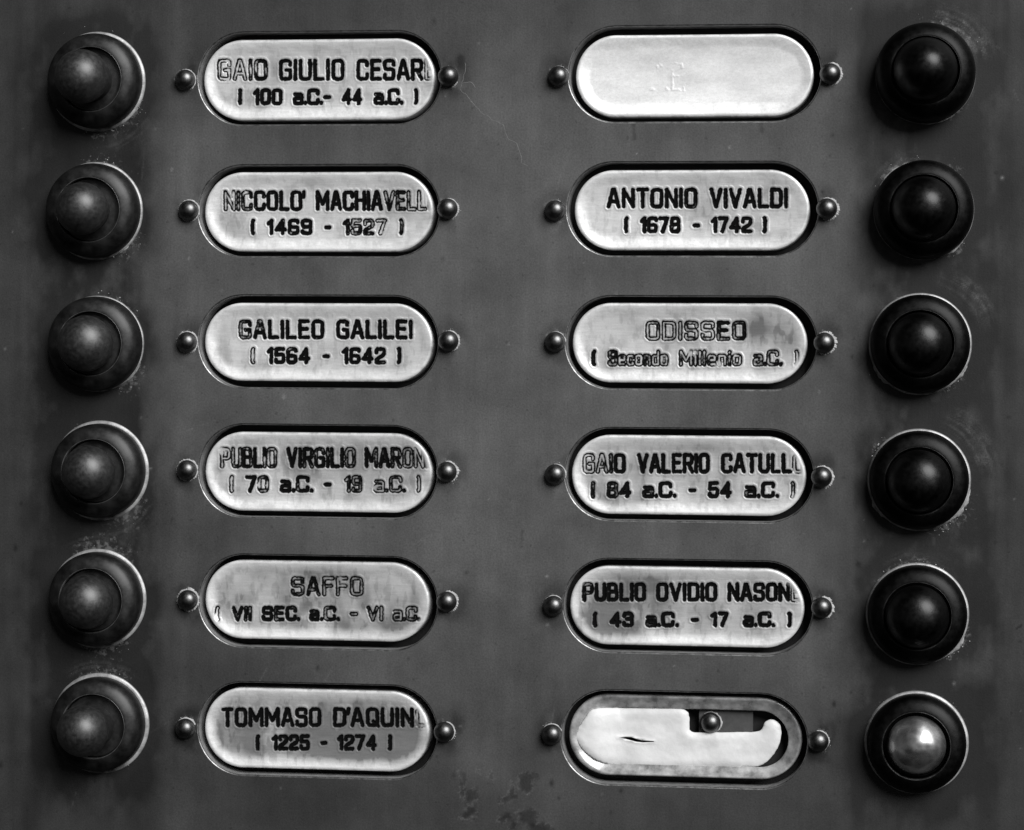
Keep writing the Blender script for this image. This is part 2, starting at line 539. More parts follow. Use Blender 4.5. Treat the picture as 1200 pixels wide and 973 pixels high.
def build_panel():
    N = (NX + 1) * (NY + 1)
    XX, YY = np.meshgrid(gx, gy)
    px, py = XX.ravel(), YY.ravel()
    keep_cell = np.ones((NY, NX), bool)
    extra, tris_all = [], []
    nv = N
    loops = []
    for c, a, b in OPENINGS:
        ao, bo = a, b + FIL
        i0 = int((c[0] - a - bo - X0) / STEP) - 2
        i1 = int((c[0] + a + bo - X0) / STEP) + 3
        j0 = int((c[1] - bo - Y0) / STEP) - 2
        j1 = int((c[1] + bo - Y0) / STEP) + 3
        keep_cell[j0:j1, i0:i1] = False
        JJ, II = np.meshgrid(np.arange(j0, j1 + 1), np.arange(i0, i1 + 1), indexing='ij')
        ids = (JJ * (NX + 1) + II).ravel()
        qx, qy = px[ids], py[ids]
        sd = stadium_sd(qx, qy, c, ao, bo)
        ok = sd > STEP * 0.45
        ids, qx, qy = ids[ok], qx[ok], qy[ok]
        lp = stadium_loop(c, ao, bo, 64)
        # straight sides of the loop get points too
        full = []
        for k in range(len(lp)):
            p, q = lp[k], lp[(k + 1) % len(lp)]
            m = max(1, int(np.hypot(*(q - p)) / STEP))
            for t in range(m):
                full.append(p + (q - p) * t / m)
        lp = np.array(full)
        nl = len(lp)
        pts = [Vector((p[0], p[1])) for p in lp * 1000] + [Vector((u * 1000, v * 1000)) for u, v in zip(qx, qy)]
        edges = [(k, (k + 1) % nl) for k in range(nl)]
        vo, eo, fo, ov, oe, of = delaunay_2d_cdt(pts, edges, [], 0, 1e-7)
        vmap = np.full(len(vo), -1, int)
        for k, src in enumerate(ov):
            s = src[0]
            vmap[k] = nv + s if s < nl else ids[s - nl]
        vv = np.array([(v[0], v[1]) for v in vo]) / 1000
        f = np.array([list(t) for t in fo])
        cen = vv[f].mean(1)
        f = f[stadium_sd(cen[:, 0], cen[:, 1], c, ao, bo) > 0]
        tris_all.append(vmap[f])
        extra.append(lp)
        loops.append((nv, nl, lp, c))
        nv += nl
    ex = np.concatenate(extra)
    allx, ally = np.concatenate([px, ex[:, 0]]), np.concatenate([py, ex[:, 1]])
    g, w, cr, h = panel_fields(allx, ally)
    # keep the outer edge level so that the plain border meets it
    JJ, II = np.nonzero(keep_cell)
    i = JJ * (NX + 1) + II
    quads = [np.stack([i, i + 1, i + NX + 2, i + NX + 1], 1)]
    verts = [np.stack([allx, ally, h], 1)]
    mats = [np.zeros(len(i), int)]
    G, W = [g], [w]
    CR = np.concatenate([cr, np.zeros(8 + 8 * sum(l[1] for l in loops))])
    # border running on beyond the frame
    B = 0.12
    bo = np.array([(X0 - B, Y0 - B), (X1 + B, Y0 - B), (X1 + B, Y1 + B), (X0 - B, Y1 + B), (X0, Y0), (X1, Y0), (X1, Y1), (X0, Y1)])
    verts.append(np.concatenate([bo, np.zeros((8, 1))], 1))
    quads.append(nv + np.array([(0, 1, 5, 4), (1, 2, 6, 5), (2, 3, 7, 6), (3, 0, 4, 7)]))
    mats.append(np.zeros(4, int))
    G.append(np.zeros(8)); W.append(np.zeros(8))
    nv += 8
    # rounded edge and wall of every opening
    for st, nl, lp, c in loops:
        cc = np.array(c)
        hh = h[st:st + nl]
        nrm = np.stack([np.roll(lp, -1, 0) - np.roll(lp, 1, 0)], 0)[0]
        nrm = np.stack([-nrm[:, 1], nrm[:, 0]], 1)
        nrm /= np.linalg.norm(nrm, axis=1, keepdims=True)     # points into the hole
        rings = []
        for k in range(6):
            t = k / 5 * math.pi / 2
            rings.append(np.concatenate([lp + nrm * FIL * math.sin(t), (hh - FIL * (1 - math.cos(t)))[:, None]], 1))
        inner = lp + nrm * FIL
        rings.append(np.concatenate([inner, (hh - 0.0012)[:, None]], 1))
        rings.append(np.concatenate([inner, np.full((nl, 1), Z_FLOOR)], 1))
        base = nv
        ed = fbm(lp[:, 0] * 400, lp[:, 1] * 400, 61)
        for k, r in enumerate(rings):
            verts.append(r)
            G.append(np.zeros(nl)); W.append(np.zeros(nl))
        idx = np.arange(nl)
        for k in range(len(rings) - 1):
            a_, b_ = base + k * nl + idx, base + k * nl + (idx + 1) % nl
            quads.append(np.stack([a_, b_, b_ + nl, a_ + nl], 1))
            mats.append(np.full(nl, 1 if k < 5 else 2))
        nv += nl * len(rings)
    tris = np.concatenate(tris_all)
    # every front triangle must face out of the wall
    V = np.concatenate(verts)
    a_, b_, c_ = V[tris[:, 0]], V[tris[:, 1]], V[tris[:, 2]]
    flip = ((b_ - a_)[:, 0] * (c_ - a_)[:, 1] - (b_ - a_)[:, 1] * (c_ - a_)[:, 0]) < 0
    tris[flip] = tris[flip][:, ::-1]
    mi = np.concatenate(mats + [np.zeros(len(tris), int)])
    # drop unused grid points
    q = np.concatenate(quads)
    used = np.zeros(len(V), bool)
    used[q.ravel()] = True
    used[tris.ravel()] = True
    re = np.cumsum(used) - 1
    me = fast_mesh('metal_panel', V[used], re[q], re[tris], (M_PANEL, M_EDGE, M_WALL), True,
                   {'grime_shade': np.concatenate(G)[used], 'wear': np.concatenate(W)[used], 'crust': CR[used]}, mi)
    return obj('metal_panel', me, kind='structure', category='panel',
               label='dark grey metal door panel that carries the twelve bells and name plates')


panel = build_panel()


def sheet(name, x0, x1, y0, y1, z, th, m, parent, origin=(0, 0, 0), **props):
    v = [(x0, y0, z), (x1, y0, z), (x1, y1, z), (x0, y1, z), (x0, y0, z - th), (x1, y0, z - th), (x1, y1, z - th), (x0, y1, z - th)]
    q = [(0, 1, 2, 3), (7, 6, 5, 4), (4, 5, 1, 0), (5, 6, 2, 1), (6, 7, 3, 2), (7, 4, 0, 3)]
    return obj(name, fast_mesh(name, v, q, None, (m,), False), parent, **props)


sheet('backing_plate', X0, X1, Y0, Y1, Z_FLOOR - 0.0022, 0.001, M_BACK, panel)


# scratch running down from the pin beside the first plate
def ribbon(name, pts, w, z, m, parent):
    pts = np.array(pts, float)
    out = [pts[0]]
    for p, q in zip(pts[:-1], pts[1:]):
        k = max(2, int(np.hypot(*(q - p)) / 0.0003))
        for t in range(1, k + 1):
            out.append(p + (q - p) * t / k)
    P = np.array(out)
    P += (np.stack([fbm(P[:, 0] * 900, P[:, 1] * 900, 71), fbm(P[:, 0] * 900, P[:, 1] * 900, 75)], 1) - 0.5) * 0.0006
    d = np.gradient(P, axis=0)
    n = np.stack([-d[:, 1], d[:, 0]], 1)
    n /= np.linalg.norm(n, axis=1, keepdims=True) + 1e-12
    ww = (w * (0.55 + 0.9 * fbm(P[:, 0] * 1500, P[:, 1] * 1500, 78)))[:, None]
    ww[0] *= 0.2
    ww[-1] *= 0.2
    _, _, _, hh = panel_fields(P[:, 0], P[:, 1])
    hh = hh[:, None]
    A = np.concatenate([P + n * ww, hh - 0.00002], 1)
    B = np.concatenate([P, hh + z], 1)
    Cc = np.concatenate([P - n * ww, hh - 0.00002], 1)
    k = len(P)
    i = np.arange(k - 1)
    q = np.concatenate([np.stack([i, i + k, i + k + 1, i + 1], 1), np.stack([i + k, i + 2 * k, i + 2 * k + 1, i + k + 1], 1)])
    return obj(name, fast_mesh(name, np.concatenate([A, B, Cc]), q, None, (m,), True), parent)


z7 = lambda l: [ph(500 + a / 3.894, 50 + b / 3.894) for a, b in l]
ribbon('scratch', z7([(150, 210), (190, 250), (225, 290), (260, 325), (300, 352), (352, 378), (362, 410), (375, 440), (412, 460), (430, 515), (432, 545), (462, 566)]),
       0.00008, 0.00003, M_SCR, panel)
ribbon('scratch', z7([(152, 212), (160, 185), (185, 180), (206, 182), (222, 206)]), 0.00009, 0.00004, M_SCR, panel)
ribbon('scratch', z7([(172, 90), (178, 130), (168, 165), (156, 186)]), 0.00007, 0.00004, M_SCR, panel)


# ------------------------------------------------------------------ residue rings
def residue(name, R, spans, crumbs, seed, parent):
    """dried polish lying against a round edge of radius R; spans (from, to, width) in degrees and metres"""
    rs = np.random.RandomState(seed)
    V, Q, Tt = [], [], []
    nv = 0
    for a0, a1, w in spans:
        n = max(8, int(abs(a1 - a0) / 1.2))
        a = np.radians(np.linspace(a0, a1, n))
        t = np.linspace(0, 1, n)
        env = np.sin(np.pi * np.clip(t, 0, 1)) ** 0.35
        nz = fbm(a * 5 + seed, 0 * a, seed) * 1.05 + 0.40 * vn(a * 17, 0 * a + seed, seed + 2) + 0.10 * vn(a * 60, 0 * a + seed, seed + 5)
        ww = w * env * np.clip(nz - 0.10, 0.12, 1.6) * 1.05 + 0.00004
        zz = np.minimum(ww * 0.40, 0.00028)
        for r, z in ((R - 0.00012, zz + 0.0001), (R + ww * 0.35, zz), (R + ww * 0.8, zz * 0.6), (R + ww, 0 * ww - 0.0002)):
            V.append(np.stack([r * np.cos(a), r * np.sin(a), z], 1))
        i = np.arange(n - 1)
        for k in range(3):
            b = nv + k * n
            Q.append(np.stack([b + i, b + n + i, b + n + i + 1, b + i + 1], 1))
        nv += 4 * n
    for a0, a1, cnt, spread in crumbs:
        for _ in range(cnt):
            a = math.radians(rs.uniform(a0, a1))
            r = R + abs(rs.normal(0, spread)) + 0.0002
            s = rs.uniform(0.35, 1.0) ** 2 * 0.00026
            k = 6
            ph0 = rs.uniform(0, 6)
            el = rs.uniform(0.5, 1.0)
            rr = s * rs.uniform(0.6, 1.3, k)
            tt = np.arange(k) * 2 * math.pi / k + ph0
            cx, cy = r * math.cos(a), r * math.sin(a)
            V.append(np.stack([cx + rr * np.cos(tt), cy + el * rr * np.sin(tt), np.full(k, -0.00015)], 1))
            V.append(np.array([[cx, cy, s * 0.6]]))
            Tt += [(nv + j, nv + (j + 1) % k, nv + k) for j in range(k)]
            nv += k + 1
    return obj(name, fast_mesh(name, np.concatenate(V), np.concatenate(Q), np.array(Tt) if Tt else None, (M_RES,), True), parent)


# ------------------------------------------------------------------ lathe
def lathe(name, prof, seg, m, dx=0.0, dy=0.0):
    prof = np.array(prof, float)
    # refine the profile (Catmull-Rom)
    P = np.concatenate([[2 * prof[0] - prof[1]], prof, [2 * prof[-1] - prof[-2]]])
    out = []
    for i in range(1, len(P) - 2):
        for t in np.linspace(0, 1, 6, endpoint=False):
            a, b, c, d = P[i - 1], P[i], P[i + 1], P[i + 2]
            out.append(0.5 * (2 * b + (c - a) * t + (2 * a - 5 * b + 4 * c - d) * t ** 2 + (3 * b - a - 3 * c + d) * t ** 3))
    out.append(prof[-1])
    prof = np.array(out)
    prof[:, 0] = np.maximum(prof[:, 0], 0)
    n = len(prof)
    th = np.linspace(0, 2 * math.pi, seg, endpoint=False)
    V = np.stack([np.outer(prof[:, 0], np.cos(th)) + dx, np.outer(prof[:, 0], np.sin(th)) + dy, np.repeat(prof[:, 1:2], seg, 1)], 2).reshape(-1, 3)
    i, j = np.meshgrid(np.arange(n - 1), np.arange(seg), indexing='ij')
    j2 = (j + 1) % seg
    Q = np.stack([i * seg + j, i * seg + j2, (i + 1) * seg + j2, (i + 1) * seg + j], 2).reshape(-1, 4)
    return fast_mesh(name, V, Q, None, (m,), True)


# ------------------------------------------------------------------ buttons
BR = 57 * PX * 1.0


def build_button(pos, cap_r, rise, tilt, mats, spans, crumbs, seed, label, R=BR, ring=2.2, zs=1.0):
    x, y = ph(*pos)
    e = empty('push_button', x, y, label=label, category='button', group='round push buttons on the metal panel')
    collar = [(1.0, -0.02), (1.0, 0.10), (0.998, 0.22), (0.988, 0.32), (0.965, 0.40), (0.925, 0.46), (0.875, 0.502), (0.82, 0.532), (0.76, 0.555),
              (0.715, 0.566), (0.692, 0.566), (0.681, 0.552), (0.676, 0.51), (0.676, 0.36), (0.676, 0.22)]
    cm = lathe('collar', [(a * R, b * R) for a, b in collar], 128, mats[0])
    obj('collar', cm, e)
    w_ = ring * PX
    rp = [(R * 0.985, 0.0005), (R + w_ * 0.35, 0.00042), (R + w_ * 0.75, 0.00030), (R + w_, 0.00012), (R + w_ * 1.05, -0.0003)]
    obj('base_ring', lathe('base_ring', rp, 128, M_RING), e)
    e.scale = (1, zs, 1)
    lip = [(0.694 * R, 0.555 * R), (0.690 * R, 0.570 * R), (0.683 * R, 0.569 * R), (0.674 * R, 0.556 * R), (0.670 * R, 0.53 * R), (0.672 * R, 0.47 * R)]
    obj('collar_lip', lathe('collar_lip', lip, 128, M_LIP if mats is DU else M_LIPD), e)
    zc, H, HB = rise, 0.54, 0.44
    prof = [(cap_r * 0.80, 0.15), (cap_r * 0.80, 0.26)]
    for k in range(0, 15):
        t = math.radians(-37 + 127 * k / 14)
        prof.append((cap_r * 0.985 * math.cos(t) ** 0.94, zc + (H if t > 0 else HB) * math.sin(t)))
    prof[-1] = (0.0, zc + H)
    cap = obj('cap', lathe('cap', [(a * R, b * R) for a, b in prof], 112, mats[1], ), e)
    cap.rotation_euler = (tilt[0], 0, tilt[1])
    # floor of the ring-shaped gap
    gz_ = 0.43 if mats is DU else 0.24
    obj('gap_washer', lathe('gap_washer', [(0.70 * R, 0.30 * R), (0.66 * R, gz_ * R), (cap_r * R, gz_ * R), (cap_r * 0.75 * R, (gz_ + 0.01) * R)], 64, mats[0]), e)
    residue('polish_residue', R, [(a, b, w * 0.85 * PX) for a, b, w in spans], crumbs, seed, e)
    return e


DK = (M_SHELL, M_BLACK)
DU = (M_DUSTY, M_DUSTYCAP)
SP = 6 * PX
LEFT_SPEC = [
    (0.570, 1.12, (0, 0), DU, [(-125, -60, 2.0), (-62, -8, 5.5), (-12, 128, 3.6)], [(-75, -20, 40, SP), (-110, -60, 14, SP * 1.6), (60, 130, 6, SP)],
     'dusty black push button left of the 100 a.C. plate'),
    (0.555, 0.97, (0, 0), DU, [(-140, -60, 1.6), (-62, -25, 4.0), (-25, 140, 2.4)], [(-70, -20, 26, SP), (50, 110, 22, SP)],
     "dusty black push button left of the 1469 plate"),
    (0.595, 0.86, (0, 0), DU, [(-55, -20, 3.0), (-30, 125, 1.6), (-120, -55, 0.9)], [(-65, -25, 30, SP), (30, 100, 14, SP)],
     'dusty black push button left of the 1564 plate'),
    (0.565, 0.90, (0, 0), DU, [(-150, -60, 1.9), (-62, 20, 4.0), (0, 152, 3.8)], [(-85, -30, 46, SP * 1.3), (90, 150, 12, SP)],
     'dusty black push button with pale residue ring left of the 70 a.C. plate'),
    (0.575, 0.87, (0, 0), DU, [(-145, -60, 2.4), (-62, 20, 3.6), (0, 150, 3.2)], [(45, 125, 50, SP * 1.3), (-110, -50, 40, SP)],
     'dusty black push button with crumbs of residue left of the VII SEC. plate'),
    (0.545, 1.28, (0, 0), DU, [(-75, -40, 1.8), (-45, 152, 4.2)], [(60, 125, 40, SP), (-65, -40, 8, SP * 0.6)],
     "far protruding black push button left of the 1225 plate")]
RIGHT_SPEC = [
    (0.64, 0.66, (0, 0), DK, [(-95, -40, 1.6), (40, 130, 0.8)], [(20, 100, 26, SP * 1.6)], 'black push button right of the blank white name plate'),
    (0.64, 0.66, (0, 0), DK, [(-62, -38, 3.2), (100, 152, 2.8), (45, 65, 1.5), (190, 215, 1.0)], [(95, 155, 22, SP * 0.7), (-62, -38, 10, SP * 0.7)],
     'black push button right of the 1678 plate'),
    (0.64, 0.64, (0, 0), DK, [(-140, -40, 1.9), (-55, -15, 4.4), (-20, 190, 2.0), (205, 235, 8.0)], [(-65, -30, 16, SP * 0.6), (205, 235, 10, SP * 0.5)],
     'black push button with wedge of residue right of the Secondo Millenio plate'),
    (0.64, 0.64, (0, 0), DK, [(-150, -40, 2.2), (-52, -8, 7.0), (-10, 200, 2.6), (200, 232, 6.5)], [(-80, -30, 26, SP * 0.8), (130, 160, 12, SP * 0.5)],
     'black push button with thick residue right of the 84 a.C. plate'),
    (0.64, 0.64, (0, 0), DK, [(-150, -40, 3.2), (-52, -15, 6.0), (-10, 200, 3.0), (200, 222, 3.0)], [(-60, -15, 24, SP * 0.6), (60, 140, 24, SP * 0.5)],
     'black push button with even residue ring right of the 43 a.C. plate'),
    (0.60, 0.42, (0, 0), (M_SHELL, M_STEEL), [(-180, 180, 3.0)], [(30, 70, 10, SP * 0.5), (120, 160, 8, SP * 0.5)],
     'sunken shiny metal push button right of the broken name plate')]
RING_L, RING_R = (3.2, 2.2, 1.1, 3.5, 3.4, 4.0), (0.3, 0.5, 2.0, 2.2, 2.2, 2.8)
for i, s in enumerate(LEFT_SPEC):
    build_button(BUT_L[i], s[0], s[1], s[2], s[3], s[4], s[5], 100 + i, s[6], ring=RING_L[i])
for i, s in enumerate(RIGHT_SPEC):
    build_button(BUT_R[i], s[0], s[1], s[2], s[3], s[4], s[5], 120 + i, s[6], BR * 1.005, RING_R[i], (1.4, 1.2, 1.0, 1.0, 1.0, 1.0)[i])

# ------------------------------------------------------------------ pins
PR = 12.2 * PX
pin_prof = [(0.90, -0.05), (0.97, 0.10), (1.0, 0.30), (0.985, 0.46), (0.92, 0.66), (0.78, 0.88), (0.58, 1.05), (0.34, 1.16), (0.15, 1.20), (0, 1.21)]
pin_mesh = lathe('round_pin', [(a * PR, b * PR) for a, b in pin_prof], 48, M_PIN)
PLATE_NAMES = {'l': ['100 a.C. plate', "1469 plate", '1564 plate', '70 a.C. plate', 'VII SEC. plate', "1225 plate"],
               'r': ['blank white plate', '1678 plate', 'Secondo Millenio plate', '84 a.C. plate', '43 a.C. plate', 'broken plate']}
PIN_RES = {'a': [[(0, 360, 1.6)], [(0, 360, 2.2)], [(0, 360, 2.4)], [(0, 360, 2.8)], [(0, 360, 3.6)], [(20, 160, 1.5), (200, 260, 1.0)]],
           'b': [[(-80, -30, 1.5)], [(-90, 100, 2.0)], [(-80, 110, 2.2)], [(-80, 100, 2.6)], [(-90, 100, 2.6)], [(-80, 80, 1.4)]],
           'c': [[(20, 160, 1.0), (240, 300, 0.8)], [(60, 120, 0.9)], [(0, 120, 1.0)], [(-20, 100, 1.0)], [(40, 160, 1.0)], [(20, 150, 1.2)]],
           'd': [[(-100, 110, 3.4)], [(-110, 110, 3.6)], [(-120, 120, 3.6)], [(-100, 120, 2.8)], [(-90, 90, 3.4)], [(-60, 100, 1.6)]]}
first = True
for k in 'abcd':
    for i, p in enumerate(PINS[k]):
        x, y = ph(*p)
        side = 'left' if k in 'ac' else 'right'
        nm = PLATE_NAMES['l' if k in 'ab' else 'r'][i]
        o = obj('round_pin', pin_mesh, None, (x, y, 0), category='pin', group='round head pins beside the name plates',
                label='dark round head pin at the %s end of the %s' % (side, nm))
        residue('polish_residue', PR * 0.98, [(a, b, w * 1.1 * PX) for a, b, w in PIN_RES[k][i]],
                [(PIN_RES[k][i][0][0], PIN_RES[k][i][0][1], 8, 1.5 * PX)], 200 + i + 10 * ord(k), o)

# ------------------------------------------------------------------ engraving alphabet (single strokes)
def rc(pts, r=0.18, closed=False):
    """polyline with rounded corners; r a number or one per point"""
    n = len(pts)
    rr = r if isinstance(r, (list, tuple)) else [r] * n
    out = []
    for i in range(n):
        p = np.array(pts[i], float)
        if (not closed and i in (0, n - 1)) or rr[i] == 0:
            out.append(p)
            continue
        a, b = np.array(pts[i - 1], float), np.array(pts[(i + 1) % n], float)
        ra = min(rr[i], np.linalg.norm(a - p) * 0.5)
        rb = min(rr[i], np.linalg.norm(b - p) * 0.5)
        s, e = p + (a - p) / np.linalg.norm(a - p) * ra, p + (b - p) / np.linalg.norm(b - p) * rb
        for t in np.linspace(0, 1, 5):
            out.append((1 - t) ** 2 * s + 2 * t * (1 - t) * p + t * t * e)
    if closed:
        out.append(out[0])
    return out


W_ = 0.54
O_ = [rc([(0, 0), (0, 1), (W_, 1), (W_, 0)], 0.2, True)]
G = {
    'A': (0.58, [rc([(0, 0), (0.25, 1), (0.33, 1), (0.58, 0)], 0), rc([(0.09, 0.3), (0.49, 0.3)], 0)]),
    'B': (W_, [rc([(0, 0), (0, 1), (W_ - .04, 1), (W_ - .04, .53), (0, .53)], [0, 0, .18, .18, 0]), rc([(0, .53), (W_, .53), (W_, 0), (0, 0)], [0, .18, .18, 0])]),
    'C': (W_, [rc([(W_, .74), (W_, 1), (0, 1), (0, 0), (W_, 0), (W_, .26)], .2)]),
    'D': (W_, [rc([(0, 0), (0, 1), (W_, 1), (W_, 0)], [0, 0, .22, .22], True)]),
    'E': (0.48, [rc([(.48, 1), (0, 1), (0, 0), (.48, 0)], 0), rc([(0, .53), (.4, .53)], 0)]),
    'F': (0.46, [rc([(.46, 1), (0, 1), (0, 0)], 0), rc([(0, .53), (.4, .53)], 0)]),
    'G': (W_, [rc([(W_, .76), (W_, 1), (0, 1), (0, 0), (W_, 0), (W_, .48), (.3, .48)], [0, .2, .2, .2, .12, 0, 0])]),
    'H': (W_, [rc([(0, 0), (0, 1)], 0), rc([(W_, 0), (W_, 1)], 0), rc([(0, .53), (W_, .53)], 0)]),
    'I': (0.0, [rc([(0, 0), (0, 1)], 0)]),
    'L': (0.44, [rc([(0, 1), (0, 0), (.44, 0)], 0)]),
    'M': (0.70, [rc([(0, 0), (0, 1), (.35, .3), (.70, 1), (.70, 0)], 0)]),
    'N': (W_, [rc([(0, 0), (0, 1), (W_, 0), (W_, 1)], 0)]),
    'O': (W_, O_),
    'P': (W_, [rc([(0, 0), (0, 1), (W_, 1), (W_, .46), (0, .46)], [0, 0, .2, .2, 0])]),
    'Q': (W_, O_ + [rc([(.32, .24), (W_ + .04, -.03)], 0)]),
    'R': (W_, [rc([(0, 0), (0, 1), (W_, 1), (W_, .48), (0, .48)], [0, 0, .2, .2, 0]), rc([(.28, .48), (W_, 0)], 0)]),
    'S': (W_, [rc([(W_, .77), (W_, 1), (0, 1), (0, .53), (W_, .53), (W_, 0), (0, 0), (0, .23)], .17)]),
    'T': (0.52, [rc([(0, 1), (.52, 1)], 0), rc([(.26, 1), (.26, 0)], 0)]),
    'U': (W_, [rc([(0, 1), (0, 0), (W_, 0), (W_, 1)], .2)]),
    'V': (0.56, [rc([(0, 1), (.28, 0), (.56, 1)], 0)]),
    'a': (.42, [rc([(.03, .68), (.42, .68), (.42, 0), (0, 0), (0, .38), (.42, .38)], [0, .14, 0, .13, .13, 0])]),
    'c': (.40, [rc([(.40, .52), (.40, .68), (0, .68), (0, 0), (.40, 0), (.40, .16)], .14)]),
    'd': (.42, [rc([(0, 0), (0, .66), (.42, .66), (.42, 0)], [.14, .14, 0, 0], True), rc([(.42, 1), (.42, 0)], 0)]),
    'e': (.42, [rc([(.40, 0.02), (0, 0), (0, .68), (.42, .68), (.42, .34), (0, .34)], [0, .14, .14, .14, 0, 0])]),
    'i': (0.0, [rc([(0, 0), (0, .66)], 0), rc([(0, .93), (0, .96)], 0)]),
    'l': (0.0, [rc([(0, 0), (0, 1)], 0)]),
    'n': (.40, [rc([(0, 0), (0, .67), (.40, .67), (.40, 0)], [0, 0, .15, 0])]),
    'o': (.42, [rc([(0, 0), (0, .68), (.42, .68), (.42, 0)], .14, True)]),
    '0': (.50, [rc([(0, 0), (0, 1), (.50, 1), (.50, 0)], .19, True)]),
    '1': (.20, [rc([(0, .78), (.20, 1), (.20, 0)], 0)]),
    '2': (.50, [rc([(0, .74), (0, 1), (.50, 1), (.50, .58), (0, .22), (0, 0), (.50, 0)], [0, .18, .18, .16, .14, 0, 0])]),
    '3': (.50, [rc([(0, .78), (0, 1), (.50, 1), (.50, .53), (.18, .53)], [0, .17, .17, .17, 0]), rc([(.18, .53), (.50, .53), (.50, 0), (0, 0), (0, .22)], [0, .17, .17, .17, 0])]),
    '4': (.54, [rc([(.40, 0), (.40, 1), (0, .28), (.54, .28)], 0)]),
    '5': (.50, [rc([(.48, 1), (.03, 1), (.0, .56), (.50, .60), (.50, 0), (0, 0), (0, .2)], [0, 0, 0, .18, .18, .17, 0])]),
    '6': (.50, [rc([(.50, .86), (.50, 1), (0, 1), (0, 0), (.50, 0), (.50, .49), (0, .49)], [0, .18, .18, .18, .18, .17, 0])]),
    '7': (.50, [rc([(0, 1), (.50, 1), (.18, 0)], 0)]),
    '8': (.50, [rc([(.02, .53), (.02, 1), (.48, 1), (.48, .53)], .16, True), rc([(0, 0), (0, .53), (.50, .53), (.50, 0)], .16, True)]),
    '9': (.50, [rc([(0, .14), (0, 0), (.50, 0), (.50, 1), (0, 1), (0, .51), (.50, .51)], [0, .18, .18, .18, .18, .17, 0])]),
    '(': (.10, [rc([(.07, 1), (0, .88), (0, .12), (.07, 0)], .1)]),
    ')': (.10, [rc([(.03, 1), (.10, .88), (.10, .12), (.03, 0)], .1)]),
    '.': (0.0, [rc([(0, 0.01), (0, .04)], 0)]),
    ',': (0.0, [rc([(0.02, 0.02), (-.06, -.2)], 0)]),
    '-': (.26, [rc([(0, .46), (.26, .46)], 0)]),
    "'": (0.0, [rc([(0.02, 1.02), (-.03, .74)], 0)]),
}
GAP = 0.30
SW = 2.05                                                # half stroke in photo pixels


def word_strokes(word, x0, x1, y0, y1, wear, sw=SW):
    """strokes in photo pixels with one wear value per letter; ink extents fill x0..x1, y0..y1"""
    tot = 0
    pos = []
    for i, ch in enumerate(word):
        gap = GAP
        if ch in ".',-" or (i and word[i - 1] in ".',"):
            gap = 0.22
        if i:
            tot += gap
        pos.append(tot)
        tot += G[ch][0]
    h = (y1 - y0) - 2 * sw
    wx = (x1 - x0) - 2 * sw
    sx = wx / tot if tot > 0 else h
    if tot < 0.2:
        sx = min(sx, h) if tot > 0 else h
    out = []
    for i, ch in enumerate(word):
        wv = wear[min(i, len(wear) - 1)]
        for st in G[ch][1]:
            pts = [(x0 + sw + (pos[i] + p[0]) * sx, y1 - sw - p[1] * h) for p in st]
            out.append((pts, min(9, int(wv) + 0.6) / 9.0))
    return out


def zline(s, ox, oy):
    return lambda words, y0, y1: [(w, ox + a / s, ox + b / s, oy + y0 / s, oy + y1 / s, wr) for w, a, b, wr in words]


